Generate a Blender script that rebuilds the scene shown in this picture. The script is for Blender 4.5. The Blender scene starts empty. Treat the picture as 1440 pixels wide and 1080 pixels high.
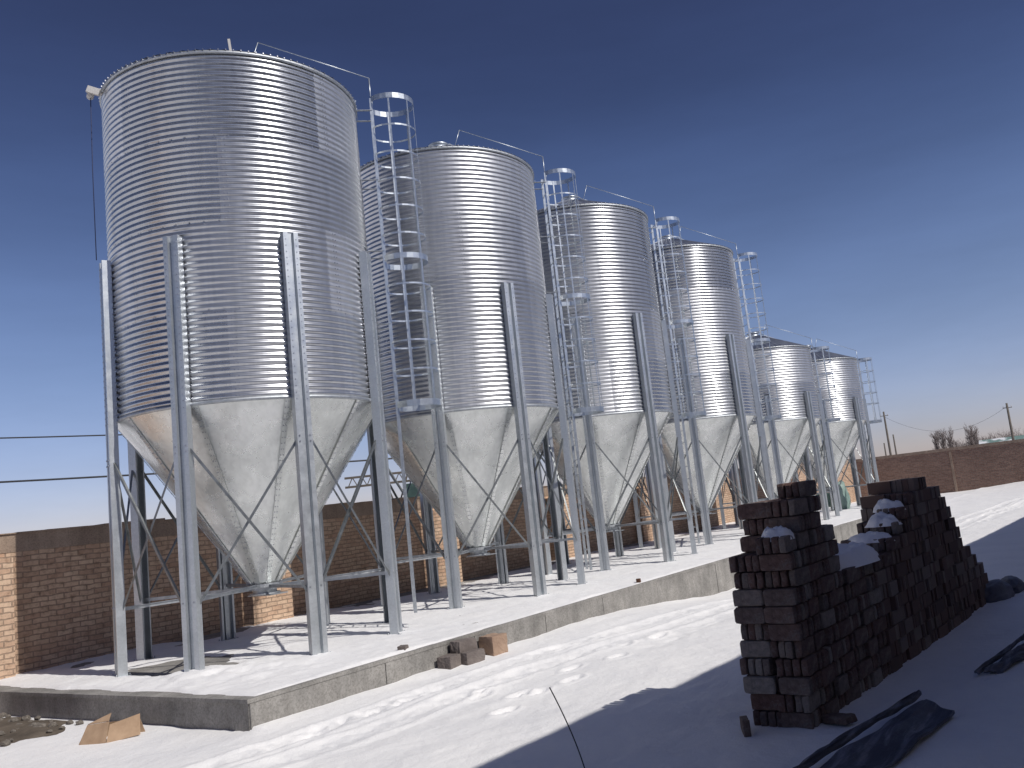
import bpy, bmesh, math, random
import numpy as np
from mathutils import Vector, Matrix, noise
random.seed(7)
rad = math.radians; PI = math.pi; sin = math.sin; cos = math.cos
S = bpy.context.scene

# ------------------------------------------------------------ camera
F = 1240.54; YAW = 1.0071538; PITCH = 0.1451314; ROLL = 0.1179862; CH = 1.95007
cy, sy = cos(YAW), sin(YAW); cp, sp = cos(PITCH), sin(PITCH)
fw = Vector((sy*cp, cy*cp, sp)); rt = Vector((cy, -sy, 0)); up = rt.cross(fw)
r2 = rt*cos(ROLL) - up*sin(ROLL); u2 = up*cos(ROLL) + rt*sin(ROLL)
cam = bpy.data.cameras.new('camera'); co = bpy.data.objects.new('camera', cam)
S.collection.objects.link(co); S.camera = co
M = Matrix.Identity(4)
for i in range(3):
    M[i][0] = r2[i]; M[i][1] = u2[i]; M[i][2] = -fw[i]
M[0][3] = 0; M[1][3] = 0; M[2][3] = CH
co.matrix_world = M
cam.sensor_width = 36; cam.lens = F/1440*36
cam.shift_x = -95.12/1440; cam.shift_y = -18.81/1440
cam.clip_start = .05; cam.clip_end = 3000

# ------------------------------------------------------------ sky, sun, exposure
SUN_EL = rad(46); SUN_AZ = rad(1.6)          # light travels towards +Y, a touch to +X
w = bpy.data.worlds.new('World'); S.world = w; w.use_nodes = True
nt = w.node_tree; nt.nodes.clear()
sk = nt.nodes.new('ShaderNodeTexSky'); sk.sky_type = 'NISHITA'; sk.sun_disc = False
sk.sun_elevation = SUN_EL
sk.sun_rotation = PI + SUN_AZ                 # sun stands over -Y
sk.altitude = 1500; sk.air_density = 1.0; sk.dust_density = 1.0; sk.ozone_density = 3.0
bg = nt.nodes.new('ShaderNodeBackground'); bg.inputs['Strength'].default_value = 0.05
ow = nt.nodes.new('ShaderNodeOutputWorld')
tc = nt.nodes.new('ShaderNodeTexCoord'); sx = nt.nodes.new('ShaderNodeSeparateXYZ'); nt.links.new(tc.outputs['Generated'], sx.inputs[0])
cr = nt.nodes.new('ShaderNodeValToRGB'); cr.color_ramp.interpolation = 'B_SPLINE'
els = cr.color_ramp.elements
SKY_TINT = [(0.0, (1.75, 1.50, 1.75)), (.06, (1.75, 1.45, 1.70)), (.17, (1.98, 1.74, 1.85)), (.34, (1.18, 1.14, 1.42)), (.5, (.76, .66, .90)), (1, (1, .85, 1))]
while len(els) < len(SKY_TINT): els.new(.5)
for e_, (p_, c_) in zip(els, SKY_TINT): e_.position = p_; e_.color = (*[q/2 for q in c_], 1)
nt.links.new(sx.outputs[2], cr.inputs[0])
mu = nt.nodes.new('ShaderNodeVectorMath'); mu.operation = 'MULTIPLY'; m2 = nt.nodes.new('ShaderNodeVectorMath'); m2.operation = 'SCALE'; m2.inputs['Scale'].default_value = 2.0
nt.links.new(sk.outputs[0], mu.inputs[0]); nt.links.new(cr.outputs[0], mu.inputs[1]); nt.links.new(mu.outputs[0], m2.inputs[0])
wn_ = nt.nodes.new('ShaderNodeTexNoise'); wn_.inputs['Scale'].default_value = 2.3; wn_.inputs['Detail'].default_value = 5; wn_.inputs['Roughness'].default_value = .6
wm = nt.nodes.new('ShaderNodeMapping'); wm.inputs['Scale'].default_value = (1, 1, 4.5); nt.links.new(tc.outputs['Generated'], wm.inputs[0]); nt.links.new(wm.outputs[0], wn_.inputs['Vector'])
wr = nt.nodes.new('ShaderNodeMapRange'); wr.inputs[1].default_value = .3; wr.inputs[2].default_value = .7; wr.inputs[3].default_value = .93; wr.inputs[4].default_value = 1.08
nt.links.new(wn_.outputs['Fac'], wr.inputs[0]); m3 = nt.nodes.new('ShaderNodeVectorMath'); m3.operation = 'SCALE'
nt.links.new(m2.outputs[0], m3.inputs[0]); nt.links.new(wr.outputs[0], m3.inputs['Scale'])
nt.links.new(m3.outputs[0], bg.inputs[0]); nt.links.new(bg.outputs[0], ow.inputs[0])
sl = bpy.data.lights.new('sun', 'SUN'); sl.energy = 3.5; sl.angle = rad(.53); sl.color = (1, .955, .89)
so = bpy.data.objects.new('sun', sl); S.collection.objects.link(so)
d = Vector((sin(SUN_AZ)*cos(SUN_EL), cos(SUN_AZ)*cos(SUN_EL), -sin(SUN_EL)))
so.rotation_euler = d.to_track_quat('-Z', 'Y').to_euler()
S.view_settings.view_transform = 'Standard'; S.view_settings.look = 'None'
S.view_settings.exposure = 0.0; S.view_settings.gamma = 1
S.render.engine = 'CYCLES'

# ------------------------------------------------------------ materials
def mat(name, col, rough=.6, metal=0., build=None):
    m = bpy.data.materials.new(name); m.use_nodes = True
    n = m.node_tree.nodes; b = n['Principled BSDF']
    b.inputs['Base Color'].default_value = (*col, 1); b.inputs['Roughness'].default_value = rough
    b.inputs['Metallic'].default_value = metal
    if build: build(m.node_tree, b)
    return m
def N(t, kind, **kw):
    n = t.nodes.new('ShaderNode'+kind)
    for k, v in kw.items():
        if k in n.inputs: n.inputs[k].default_value = v
        else: setattr(n, k, v)
    return n
def L(t, a, b): t.links.new(a, b)
def coords(t, which='Object', scale=None):
    c = N(t, 'TexCoord'); o = c.outputs[which]
    if scale:
        mp = N(t, 'Mapping'); mp.inputs['Scale'].default_value = scale; L(t, o, mp.inputs[0]); o = mp.outputs[0]
    return o
def ramp(t, fac, stops):
    r = N(t, 'ValToRGB'); e = r.color_ramp.elements
    while len(e) < len(stops): e.new(.5)
    for el, (p, c) in zip(e, stops): el.position = p; el.color = (*c, 1)
    L(t, fac, r.inputs[0]); return r.outputs[0]
def noise_n(t, vec, scale, detail=4, rough=.55):
    n = N(t, 'TexNoise'); n.inputs['Scale'].default_value = scale; n.inputs['Detail'].default_value = detail
    n.inputs['Roughness'].default_value = rough
    if vec is not None: L(t, vec, n.inputs['Vector'])
    return n.outputs['Fac']
def bump(t, b, h, strength=.3, dist=.01):
    n = N(t, 'Bump'); n.inputs['Strength'].default_value = strength; n.inputs['Distance'].default_value = dist
    L(t, h, n.inputs['Height']); L(t, n.outputs[0], b.inputs['Normal'])
def math_n(t, op, a, b=None):
    n = N(t, 'Math', operation=op)
    for i, x in enumerate((a, b)):
        if x is None: continue
        if isinstance(x, (int, float)): n.inputs[i].default_value = x
        else: L(t, x, n.inputs[i])
    return n.outputs[0]
def mixc(t, f, a, b, mode='MIX'):
    n = N(t, 'Mix', data_type='RGBA', blend_type=mode)
    for s, x in ((0, f), (6, a), (7, b)):
        if isinstance(x, (int, float)): n.inputs[s].default_value = x
        elif isinstance(x, tuple): n.inputs[s].default_value = (*x, 1)
        else: L(t, x, n.inputs[s])
    return n.outputs[2]

def galv(lo, hi, rlo, rhi, scale=6, b_=.05, spangle=True):
    def f(t, b):
        v = coords(t)
        n1 = noise_n(t, v, scale, 5)
        c = ramp(t, n1, [(.3, lo), (.7, hi)])
        if spangle:
            vo = N(t, 'TexVoronoi'); vo.inputs['Scale'].default_value = 45; L(t, v, vo.inputs['Vector'])
            sp_ = N(t, 'SeparateColor'); L(t, vo.outputs['Color'], sp_.inputs[0])
            f2 = math_n(t, 'MULTIPLY', sp_.outputs[0], .22)
            c = mixc(t, f2, c, (lo[0]*.6, lo[1]*.6, lo[2]*.6))
        L(t, c, b.inputs['Base Color'])
        n2 = noise_n(t, v, scale*2.3, 3)
        r = N(t, 'MapRange'); r.inputs[3].default_value = rlo; r.inputs[4].default_value = rhi; r.inputs[1].default_value = .3; r.inputs[2].default_value = .7
        L(t, n2, r.inputs[0]); L(t, r.outputs[0], b.inputs['Roughness'])
        bump(t, b, noise_n(t, v, 3.5, 3), b_, .02)
    return f
def sheet(t, b):
    # corrugated wall sheets: each sheet has its own tone and gloss, faint streaks
    v = coords(t); s = N(t, 'SeparateXYZ'); L(t, v, s.inputs[0])
    ang = math_n(t, 'ARCTAN2', s.outputs[0], s.outputs[1])
    tier = math_n(t, 'FLOOR', math_n(t, 'DIVIDE', math_n(t, 'SUBTRACT', s.outputs[2], 3.45), 1.235))
    off = math_n(t, 'MULTIPLY', math_n(t, 'MODULO', math_n(t, 'ADD', tier, 20), 2), .7854)
    sec = math_n(t, 'FLOOR', math_n(t, 'DIVIDE', math_n(t, 'ADD', math_n(t, 'ADD', ang, off), 7.07), 1.5708))
    oi = N(t, 'ObjectInfo')
    cb = N(t, 'CombineXYZ'); L(t, tier, cb.inputs[0]); L(t, sec, cb.inputs[1]); L(t, math_n(t, 'MULTIPLY', oi.outputs['Random'], 9.7), cb.inputs[2])
    wn = N(t, 'TexWhiteNoise', noise_dimensions='3D'); L(t, cb.outputs[0], wn.inputs[0])
    st = noise_n(t, coords(t, 'Object', (5, 5, .6)), 2.2, 5)
    c = ramp(t, wn.outputs['Value'], [(0, (.50, .515, .535)), (1, (.70, .71, .725))])
    c = mixc(t, .35, c, ramp(t, st, [(.3, (.5, .51, .55)), (.7, (.95, .95, .96))]), 'MULTIPLY')
    L(t, c, b.inputs['Base Color'])
    r = N(t, 'MapRange'); r.inputs[3].default_value = .24; r.inputs[4].default_value = .40
    L(t, wn.outputs['Value'], r.inputs[0])
    rr = math_n(t, 'ADD', r.outputs[0], math_n(t, 'MULTIPLY', math_n(t, 'SUBTRACT', noise_n(t, v, 9, 4), .5), .12))
    L(t, rr, b.inputs['Roughness'])
    bump(t, b, noise_n(t, v, 2.2, 3), .10, .03)
m_wall = mat('galvanised_sheet', (.6, .6, .63), .32, .88, sheet)
def cone_b(t, b):
    v = coords(t); s_ = N(t, 'SeparateXYZ'); L(t, v, s_.inputs[0])
    ang = math_n(t, 'ARCTAN2', s_.outputs[0], math_n(t, 'MULTIPLY', s_.outputs[1], -1))
    sec = math_n(t, 'FLOOR', math_n(t, 'DIVIDE', math_n(t, 'ADD', ang, 1.0385+6.2832), .62832))
    oi = N(t, 'ObjectInfo'); cb = N(t, 'CombineXYZ'); L(t, sec, cb.inputs[0]); L(t, math_n(t, 'MULTIPLY', oi.outputs['Random'], 7.3), cb.inputs[1])
    wn = N(t, 'TexWhiteNoise', noise_dimensions='3D'); L(t, cb.outputs[0], wn.inputs[0])
    c = ramp(t, wn.outputs['Value'], [(0, (.70, .72, .71)), (1, (.86, .875, .87))])
    bl = noise_n(t, v, 2.4, 6, .6)
    c = mixc(t, .42, c, ramp(t, bl, [(.32, (.72, .74, .725)), (.5, (.95, .97, .95)), (.66, (1.06, 1.06, 1.06))]), 'MULTIPLY')
    st = noise_n(t, coords(t, 'Object', (6, 6, 1)), 2.5, 5)
    c = mixc(t, .35, c, ramp(t, st, [(.35, (.7, .7, .7)), (.6, (1, 1, 1))]), 'MULTIPLY')
    spot = ramp(t, noise_n(t, v, 17, 3, .6), [(.70, (0, 0, 0)), (.76, (1, 1, 1))])
    c = mixc(t, math_n(t, 'MULTIPLY', spot, .22), c, (.45, .43, .41))
    L(t, c, b.inputs['Base Color'])
    r = N(t, 'MapRange'); r.inputs[1].default_value = .3; r.inputs[2].default_value = .7; r.inputs[3].default_value = .22; r.inputs[4].default_value = .36
    L(t, noise_n(t, v, 4, 5), r.inputs[0]); L(t, r.outputs[0], b.inputs['Roughness'])
    bump(t, b, noise_n(t, v, 2.2, 3), .45, .03)
m_cone = mat('galvanised_hopper', (.6, .62, .6), .4, .66, cone_b)
m_leg = mat('galvanised_leg', (.5, .53, .57), .42, .75, galv((.50, .535, .565), (.60, .63, .66), .36, .5, 3, .05))
m_rod = mat('galvanised_rod', (.55, .57, .6), .4, 1., galv((.42, .45, .48), (.58, .60, .62), .5, .62, 8, .05))
m_brace = mat('brace_steel', (.3, .32, .33), .5, .9, galv((.22, .235, .24), (.36, .38, .39), .42, .55, 8, .05))
m_bolt = mat('zinc_bolt', (.45, .46, .5), .35, 1., galv((.30, .31, .35), (.55, .56, .6), .3, .5, 20, .0, False))
m_roof = mat('galvanised_roof', (.5, .53, .57), .4, 1., galv((.42, .45, .5), (.56, .58, .62), .38, .5, 2, .05))
m_cage = mat('galvanised_cage', (.6, .65, .7), .4, .9, galv((.50, .54, .58), (.66, .70, .73), .35, .45, 8, .03))

def snow_b(t, b):
    v = coords(t)
    c = ramp(t, noise_n(t, v, 1.3, 6, .6), [(.25, (.79, .79, .805)), (.6, (.88, .875, .875))])
    sp1 = noise_n(t, v, 26, 5, .7)
    msk = ramp(t, sp1, [(.66, (0, 0, 0)), (.74, (1, 1, 1))])
    area = ramp(t, noise_n(t, v, .5, 3), [(.44, (0, 0, 0)), (.60, (1, 1, 1))])
    f = mixc(t, 1., msk, area, 'MULTIPLY')
    c = mixc(t, f, c, (.42, .38, .35))
    L(t, c, b.inputs['Base Color'])
    h = math_n(t, 'ADD', noise_n(t, v, 9, 6, .6), math_n(t, 'MULTIPLY', noise_n(t, v, 70, 3), .25))
    bump(t, b, h, .62, .025)
m_snow = mat('snow', (.82, .82, .84), .65, 0, snow_b)

def concrete(lo, hi, streak=True):
    def f(t, b):
        v = coords(t)
        n1 = noise_n(t, v, 2.2, 8, .65)
        c = ramp(t, n1, [(.3, lo), (.7, hi)])
        if streak:
            s2 = noise_n(t, coords(t, 'Object', (3, 3, .5)), 3, 5)
            c = mixc(t, .28, c, ramp(t, s2, [(.35, (.45, .43, .41)), (.6, (1, 1, 1))]), 'MULTIPLY')
            c = mixc(t, .6, c, ramp(t, noise_n(t, v, 38, 4, .8), [(.36, (.45, .44, .43)), (.55, (1.05, 1.05, 1.05))]), 'MULTIPLY')
        L(t, c, b.inputs['Base Color'])
        bump(t, b, noise_n(t, v, 30, 6, .7), .5, .012)
    return f
m_conc = mat('cast_concrete', (.35, .34, .32), .85, 0, concrete((.20, .195, .185), (.38, .365, .345)))
m_dirt = mat('frozen_dirt', (.1, .08, .06), .95, 0, concrete((.05, .04, .03), (.16, .13, .10), False))

def brick_mat(name, axis, c1, c2, mortar, bw=.24, bh=.081):
    def f(t, b):
        v = coords(t); s = N(t, 'SeparateXYZ'); L(t, v, s.inputs[0])
        dn = noise_n(t, v, 5, 3); dv = math_n(t, 'MULTIPLY', math_n(t, 'SUBTRACT', dn, .5), .055)
        cb = N(t, 'CombineXYZ')
        if axis == 'xy':   # both faces of a pier
            L(t, math_n(t, 'ADD', s.outputs[0], s.outputs[1]), cb.inputs[0])
        else: L(t, s.outputs[axis], cb.inputs[0])
        L(t, math_n(t, 'ADD', s.outputs[2], dv), cb.inputs[1])
        br = N(t, 'TexBrick'); L(t, cb.outputs[0], br.inputs['Vector'])
        br.inputs['Scale'].default_value = 1; br.inputs['Brick Width'].default_value = bw; br.inputs['Row Height'].default_value = bh
        br.inputs['Mortar Size'].default_value = .010; br.inputs['Mortar Smooth'].default_value = .35; br.inputs['Bias'].default_value = -.1
        br.inputs['Color1'].default_value = (*c1, 1); br.inputs['Color2'].default_value = (*c2, 1); br.inputs['Mortar'].default_value = (*mortar, 1)
        n1 = noise_n(t, v, 11, 6, .7)
        c = mixc(t, .75, br.outputs['Color'], ramp(t, n1, [(.30, (.5, .46, .42)), (.5, (.95, .93, .92)), (.7, (1.1, 1.08, 1.05))]), 'MULTIPLY')
        n2 = noise_n(t, v, .7, 4)
        c = mixc(t, .5, c, ramp(t, n2, [(.3, (.75, .72, .70)), (.6, (1, 1, 1))]), 'MULTIPLY')
        L(t, c, b.inputs['Base Color'])
        h = math_n(t, 'SUBTRACT', math_n(t, 'MULTIPLY', noise_n(t, v, 16, 5), .5), br.outputs['Fac'])
        bump(t, b, h, .9, .02)
    return mat(name, c1, .9, 0, f)
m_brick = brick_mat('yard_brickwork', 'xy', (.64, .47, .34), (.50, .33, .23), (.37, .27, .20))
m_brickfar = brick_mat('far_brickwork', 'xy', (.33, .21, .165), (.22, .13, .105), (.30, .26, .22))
m_plaster = mat('cement_band', (.25, .2, .16), .9, 0, concrete((.27, .20, .155), (.44, .34, .265)))
def loose(t, b):
    oi = N(t, 'ObjectInfo'); v = coords(t)
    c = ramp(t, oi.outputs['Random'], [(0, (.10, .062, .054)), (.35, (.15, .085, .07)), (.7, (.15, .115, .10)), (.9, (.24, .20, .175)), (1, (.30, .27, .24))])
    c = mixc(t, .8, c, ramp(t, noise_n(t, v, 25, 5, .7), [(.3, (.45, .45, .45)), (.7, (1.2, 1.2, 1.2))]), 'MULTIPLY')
    dst = ramp(t, noise_n(t, v, 9, 6, .75), [(.52, (0, 0, 0)), (.66, (1, 1, 1))])
    c = mixc(t, math_n(t, 'MULTIPLY', dst, .5), c, (.26, .24, .22))
    L(t, c, b.inputs['Base Color']); bump(t, b, noise_n(t, v, 60, 5), .9, .008)
m_loose = mat('loose_brick', (.1, .05, .04), .85, 0, loose)
def loose2(t, b):
    v = coords(t); g = N(t, 'NewGeometry')
    c = ramp(t, g.outputs['Random Per Island'], [(0, (.09, .06, .052)), (.5, (.14, .085, .07)), (1, (.20, .165, .145))])
    L(t, c, b.inputs['Base Color']); bump(t, b, noise_n(t, v, 60, 5), .6, .006)
m_loose2 = mat('loose_brick_mass', (.1, .05, .04), .85, 0, loose2)
def card(t, b):
    v = coords(t)
    L(t, ramp(t, noise_n(t, v, 7, 5), [(.3, (.33, .22, .14)), (.7, (.46, .32, .21))]), b.inputs['Base Color'])
    bump(t, b, noise_n(t, v, 30, 3), .3, .004)
m_card = mat('cardboard', (.4, .28, .18), .85, 0, card)
m_dark = mat('dark_board', (.04, .042, .06), .6, 0, concrete((.04, .042, .065), (.17, .175, .22), False))
def dusted(t, b):
    v = coords(t)
    c = ramp(t, noise_n(t, v, 3, 6), [(.3, (.035, .038, .055)), (.7, (.11, .115, .15))])
    d_ = ramp(t, noise_n(t, coords(t, 'Object', (.5, 5, 5)), 3.0, 5, .6), [(.50, (0, 0, 0)), (.66, (1, 1, 1))])
    L(t, mixc(t, math_n(t, 'MULTIPLY', d_, .40), c, (.42, .43, .50)), b.inputs['Base Color'])
    bump(t, b, noise_n(t, v, 22, 6, .7), .8, .015)
m_dust = mat('dark_sheet_dusted_with_snow', (.08, .08, .1), .6, 0, dusted)
m_black = mat('black_cable', (.015, .015, .018), .5)
m_rope = mat('blue_rope', (.03, .04, .10), .7)
m_pole = mat('weathered_pole', (.12, .1, .085), .85, 0, concrete((.08, .07, .06), (.17, .145, .12), False))
m_twig = mat('bare_twigs', (.16, .13, .12), .9, 0, concrete((.13, .105, .10), (.25, .205, .19), False))
m_green = mat('green_tarp', (.2, .3, .27), .6, 0, concrete((.12, .2, .18), (.32, .42, .38), False))
m_bin = mat('green_painted_steel', (.05, .1, .09), .5, 0, concrete((.03, .06, .06), (.08, .14, .12), False))
m_rust = mat('rusty_steel', (.12, .06, .04), .8, .3, concrete((.08, .035, .02), (.2, .1, .06), False))
m_render = mat('pale_render', (.55, .53, .5), .85, 0, concrete((.45, .43, .41), (.6, .58, .55), False))
m_shop = mat('workshop_wall', (.5, .47, .44), .85, 0, concrete((.42, .40, .38), (.60, .57, .54)))
m_glass = mat('window_glass', (.03, .04, .05), .08)
m_rock = mat('rubble', (.15, .13, .11), .9, 0, concrete((.07, .06, .05), (.26, .23, .2), False))
m_block = mat('concrete_block', (.2, .17, .16), .9, 0, concrete((.11, .09, .085), (.22, .19, .175), False))
m_tan = mat('tan_block', (.36, .25, .19), .9, 0, concrete((.26, .17, .12), (.42, .30, .22), False))

# ------------------------------------------------------------ mesh helpers
class MB:
    def __init__(s): s.v = []; s.f = []; s.sm = []
    def add(s, vs, fs, smooth=False, M=None):
        o = len(s.v)
        s.v += [tuple(M @ Vector(p)) if M is not None else tuple(p) for p in vs]
        s.f += [tuple(i+o for i in f) for f in fs]; s.sm += [smooth]*len(fs); return s
    def box(s, x0, y0, z0, x1, y1, z1, M=None):
        vs = [(x, y, z) for z in (z0, z1) for y in (y0, y1) for x in (x0, x1)]
        return s.add(vs, [(0,2,3,1),(4,5,7,6),(0,1,5,4),(2,6,7,3),(0,4,6,2),(1,3,7,5)], False, M)
    def tube(s, pts, r, n=6, closed=False, r1=None):
        pts = [Vector(p) for p in pts]; m = len(pts); vs = []
        pu = None
        for i, p in enumerate(pts):
            a = pts[(i-1) % m] if (closed or i) else p; b = pts[(i+1) % m] if (closed or i < m-1) else p
            t = (b-a).normalized()
            if pu is None: pu = t.orthogonal().normalized()
            pu = (pu - t*pu.dot(t)); pu = pu.normalized() if pu.length > 1e-6 else t.orthogonal().normalized()
            q = t.cross(pu); rr = r if r1 is None else r+(r1-r)*i/(m-1)
            for k in range(n):
                a_ = 2*PI*k/n; vs.append(p+pu*cos(a_)*rr+q*sin(a_)*rr)
        fs = []
        for i in range(m if closed else m-1):
            for k in range(n):
                j = (i+1) % m; fs.append((i*n+k, i*n+(k+1) % n, j*n+(k+1) % n, j*n+k))
        if not closed: fs += [tuple(range(n))[::-1], tuple(range((m-1)*n, m*n))]
        return s.add(vs, fs, True)
    def bar(s, a, b, w_, h_, upv=(0, 0, 1)):     # flat bar from a to b, w across, h along up
        a = Vector(a); b = Vector(b); t = (b-a).normalized(); u = Vector(upv); u = (u-t*u.dot(t)).normalized(); q = t.cross(u)
        vs = [p+q*i*w_/2+u*j*h_/2 for p in (a, b) for i, j in ((-1,-1),(1,-1),(1,1),(-1,1))]
        return s.add(vs, [(3,2,1,0),(4,5,6,7),(0,1,5,4),(1,2,6,5),(2,3,7,6),(3,0,4,7)])
    def lathe(s, prof, n=48, closed=False, smooth=True):
        vs = []; m = len(prof)
        for (r, z) in prof:
            for k in range(n):
                a = 2*PI*k/n; vs.append((r*sin(a), -r*cos(a), z))
        fs = [(i*n+k, i*n+(k+1) % n, ((i+1) % m)*n+(k+1) % n, ((i+1) % m)*n+k) for i in range(m if closed else m-1) for k in range(n)]
        return s.add(vs, fs, smooth)
    def extrude(s, prof, z0, z1):               # open polyline profile given thickness already closed
        n = len(prof); vs = [(x, y, z0) for x, y in prof]+[(x, y, z1) for x, y in prof]
        fs = [(i, (i+1) % n, n+(i+1) % n, n+i) for i in range(n)]
        return s.add(vs, fs)
    def mesh(s, name):
        me = bpy.data.meshes.new(name); me.from_pydata(s.v, [], s.f)
        me.polygons.foreach_set('use_smooth', s.sm); me.update(); return me
    def build(s, name, m, parent=None, loc=(0, 0, 0), rz=0):
        me = s.mesh(name)
        me.materials.append(m)
        return link(name, me, parent, loc, rz)
def link(name, me, parent=None, loc=(0, 0, 0), rz=0):
    o = bpy.data.objects.new(name, me); S.collection.objects.link(o)
    o.location = loc; o.rotation_euler.z = rz
    if parent: o.parent = parent
    return o
def tag(o, label=None, cat=None, group=None, kind=None):
    if label: o['label'] = label
    if cat: o['category'] = cat
    if group: o['group'] = group
    if kind: o['kind'] = kind
    return o
def empty(name, loc=(0, 0, 0), rz=0):
    o = bpy.data.objects.new(name, None); S.collection.objects.link(o); o.location = loc; o.rotation_euler.z = rz
    o.empty_display_size = .2; return o
def kids(o): return [c for c in list(S.collection.objects) if c.parent == o]
def copy_tree(o, parent=None):
    c = o.copy(); S.collection.objects.link(c)
    if parent: c.parent = parent
    for ch in kids(o): copy_tree(ch, c)
    return c
def A(a, r, z): a = rad(a); return Vector((r*sin(a), -r*cos(a), z))
def vnoise(x, y, seed=0):      # numpy value noise
    xi = np.floor(x).astype(int); yi = np.floor(y).astype(int); xf = x-xi; yf = y-yi
    def h(a, b):
        n = (a*374761393 + b*668265263 + seed*144665) & 0xffffffff
        n = ((n ^ (n >> 13))*1274126177) & 0xffffffff
        return ((n ^ (n >> 16)) & 0xffff)/65535.
    u = xf*xf*(3-2*xf); v = yf*yf*(3-2*yf)
    return (h(xi, yi)*(1-u)+h(xi+1, yi)*u)*(1-v)+(h(xi, yi+1)*(1-u)+h(xi+1, yi+1)*u)*v-.5
def fbm(x, y, f, o=4, seed=0):
    r = 0; a = 1
    for k in range(o): r = r+a*vnoise(x*f, y*f, seed+k); a *= .5; f *= 2.03
    return r
def sstep(a, b, x): t = np.clip((x-a)/(b-a), 0, 1); return t*t*(3-2*t)
def sheet_grid(name, xs, ys, fn, m, mask=None):
    X, Y = np.meshgrid(xs, ys); Z = fn(X, Y); nx, ny = len(xs), len(ys)
    vs = np.stack([X, Y, Z], -1).reshape(-1, 3)
    i = np.arange(ny-1)[:, None]*nx+np.arange(nx-1)[None, :]
    q = np.stack([i, i+1, i+nx+1, i+nx], -1).reshape(-1, 4)
    me = bpy.data.meshes.new(name); me.vertices.add(len(vs)); me.vertices.foreach_set('co', vs.ravel())
    me.loops.add(q.size); me.loops.foreach_set('vertex_index', q.ravel())
    me.polygons.add(len(q)); me.polygons.foreach_set('loop_start', np.arange(len(q))*4)
    me.polygons.foreach_set('loop_total', np.full(len(q), 4)); me.polygons.foreach_set('use_smooth', np.ones(len(q), bool))
    me.update(calc_edges=True); me.materials.append(m)
    return link(name, me)

# ------------------------------------------------------------ layout numbers
CX = [8.643, 13.618, 18.589, 23.988, 30.03, 35.84]; Y0 = 11.434; R = 1.901
PADZ = .35; PX0 = 5.863; PX1 = 40.6; PY0 = 8.138; YW = 14.849; HW = 2.48; XE = 51.27
PHI = -64.0
ZB = 3.808; ZT = 8.746; ZT5 = 6.278; ZA = 1.219
BASE = PADZ
# ------------------------------------------------------------ ground of snow
def ground(X, Y):
    z = .05+0*X
    z -= .36*sstep(11.5, 18, X)*sstep(4.6, 7.6, Y)*(1-sstep(26, 34, X))
    z += .03*fbm(X, Y, .45, 3, 3)+.014*fbm(X, Y*1.6, 2.1, 4, 9)+.004*fbm(X, Y, 13, 2, 99)*(X < 20)*(X > 3)*(Y > 0)
    z += .016*fbm(X*.35, Y*3.2, 1.0, 3, 171)*np.exp(-((Y-6.9+.085*(X-6))/.9)**2)*(X > 3)*(X < 30)
    c1 = 7.25-.085*(X-6)+.12*np.sin(X*.9)
    for off, w_ in ((.10, .16), (-.52, .17)):
        dd = (Y-c1-off)/w_; g = np.exp(-dd*dd)
        chunk = fbm(X, Y, 11, 4, 21)+.5*fbm(X, Y, 3.3, 2, 28)
        z += g*(-.022+.036*chunk*(.4+1.3*np.clip(fbm(X, Y, .8, 2, 33)+.4, 0, 1)))
        e = np.exp(-(np.abs(dd)-1.4)**2/.15); z += .020*e*(1+.9*fbm(X, Y, 2.2, 3, 5))
    # second fainter wheel rut
    dd = (Y-(5.9-.07*(X-8)))/.2; z += np.exp(-dd*dd)*(-.02+.03*fbm(X, Y, 6, 2, 51))*sstep(9, 11, X)
    for (fx, fy) in FOOT:
        q = ((X-fx)/.15)**2+((Y-fy)/.07)**2; z += -.035*np.exp(-q*q)*(1+.9*fbm(X, Y, 14, 3, 66))+.014*np.exp(-(q-2.2)**2/.8)
    # snow drifted against the plinth and the far wall
    z += .05*np.exp(-((Y-PY0)/.25)**2)*(X > PX0)*(Y < PY0+.1)*(.5+fbm(X, Y, 1.2, 2, 77))
    z += .30*np.exp(-((X-XE)/2.6)**2)*(1-sstep(4.0, 9.5, Y))*(.75+.8*fbm(X, Y, .3, 3, 71))
    # bare dirt patch hollow on the left
    return z
random.seed(3)
FOOT = []
for k in range(7):
    s_ = .62*k; FOOT.append((6.9+s_+random.uniform(-.06, .06), 5.75+.1*s_+(.12 if k % 2 else -.12)+random.uniform(-.05, .05)))
for k in range(3): FOOT.append((7.2+random.uniform(-.9, 1.2), 6.15+random.uniform(-.5, .5)))
for k in range(16): FOOT.append((14+k*.7, 6.3-.03*k+(.13 if k % 2 else -.13)))
for k in range(12): FOOT.append((20+random.uniform(-2, 12), 4.9+random.uniform(-.7, .7)))
def graded(lo, hi, a, b, fine, g=1.12):
    c = list(np.arange(a, b, fine)); s_ = fine; x = c[-1]
    while x < hi: s_ *= g; x += s_; c.append(x)
    s_ = fine; x = a
    while x > lo: s_ *= g; x -= s_; c.insert(0, x)
    return np.array(c)
xs = np.concatenate([graded(-900, 4.2, 4.2, 4.25, .05), np.arange(4.3, 13, .03), np.arange(13, 24, .08), np.arange(24, 34, .16), np.arange(34, 53, .35), graded(53, 1600, 53, 54, .4)[1:]])
xs = np.unique(np.round(xs, 4)); xs = xs[(xs >= -900)]
ys = graded(-700, 900, 1.5, 8.2, .03)
g_o = sheet_grid('snowy_ground', xs, ys, ground, m_snow); tag(g_o, kind='structure')

def gz(x, y): return float(ground(np.array([[float(x)]]), np.array([[float(y)]]))[0, 0])

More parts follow.
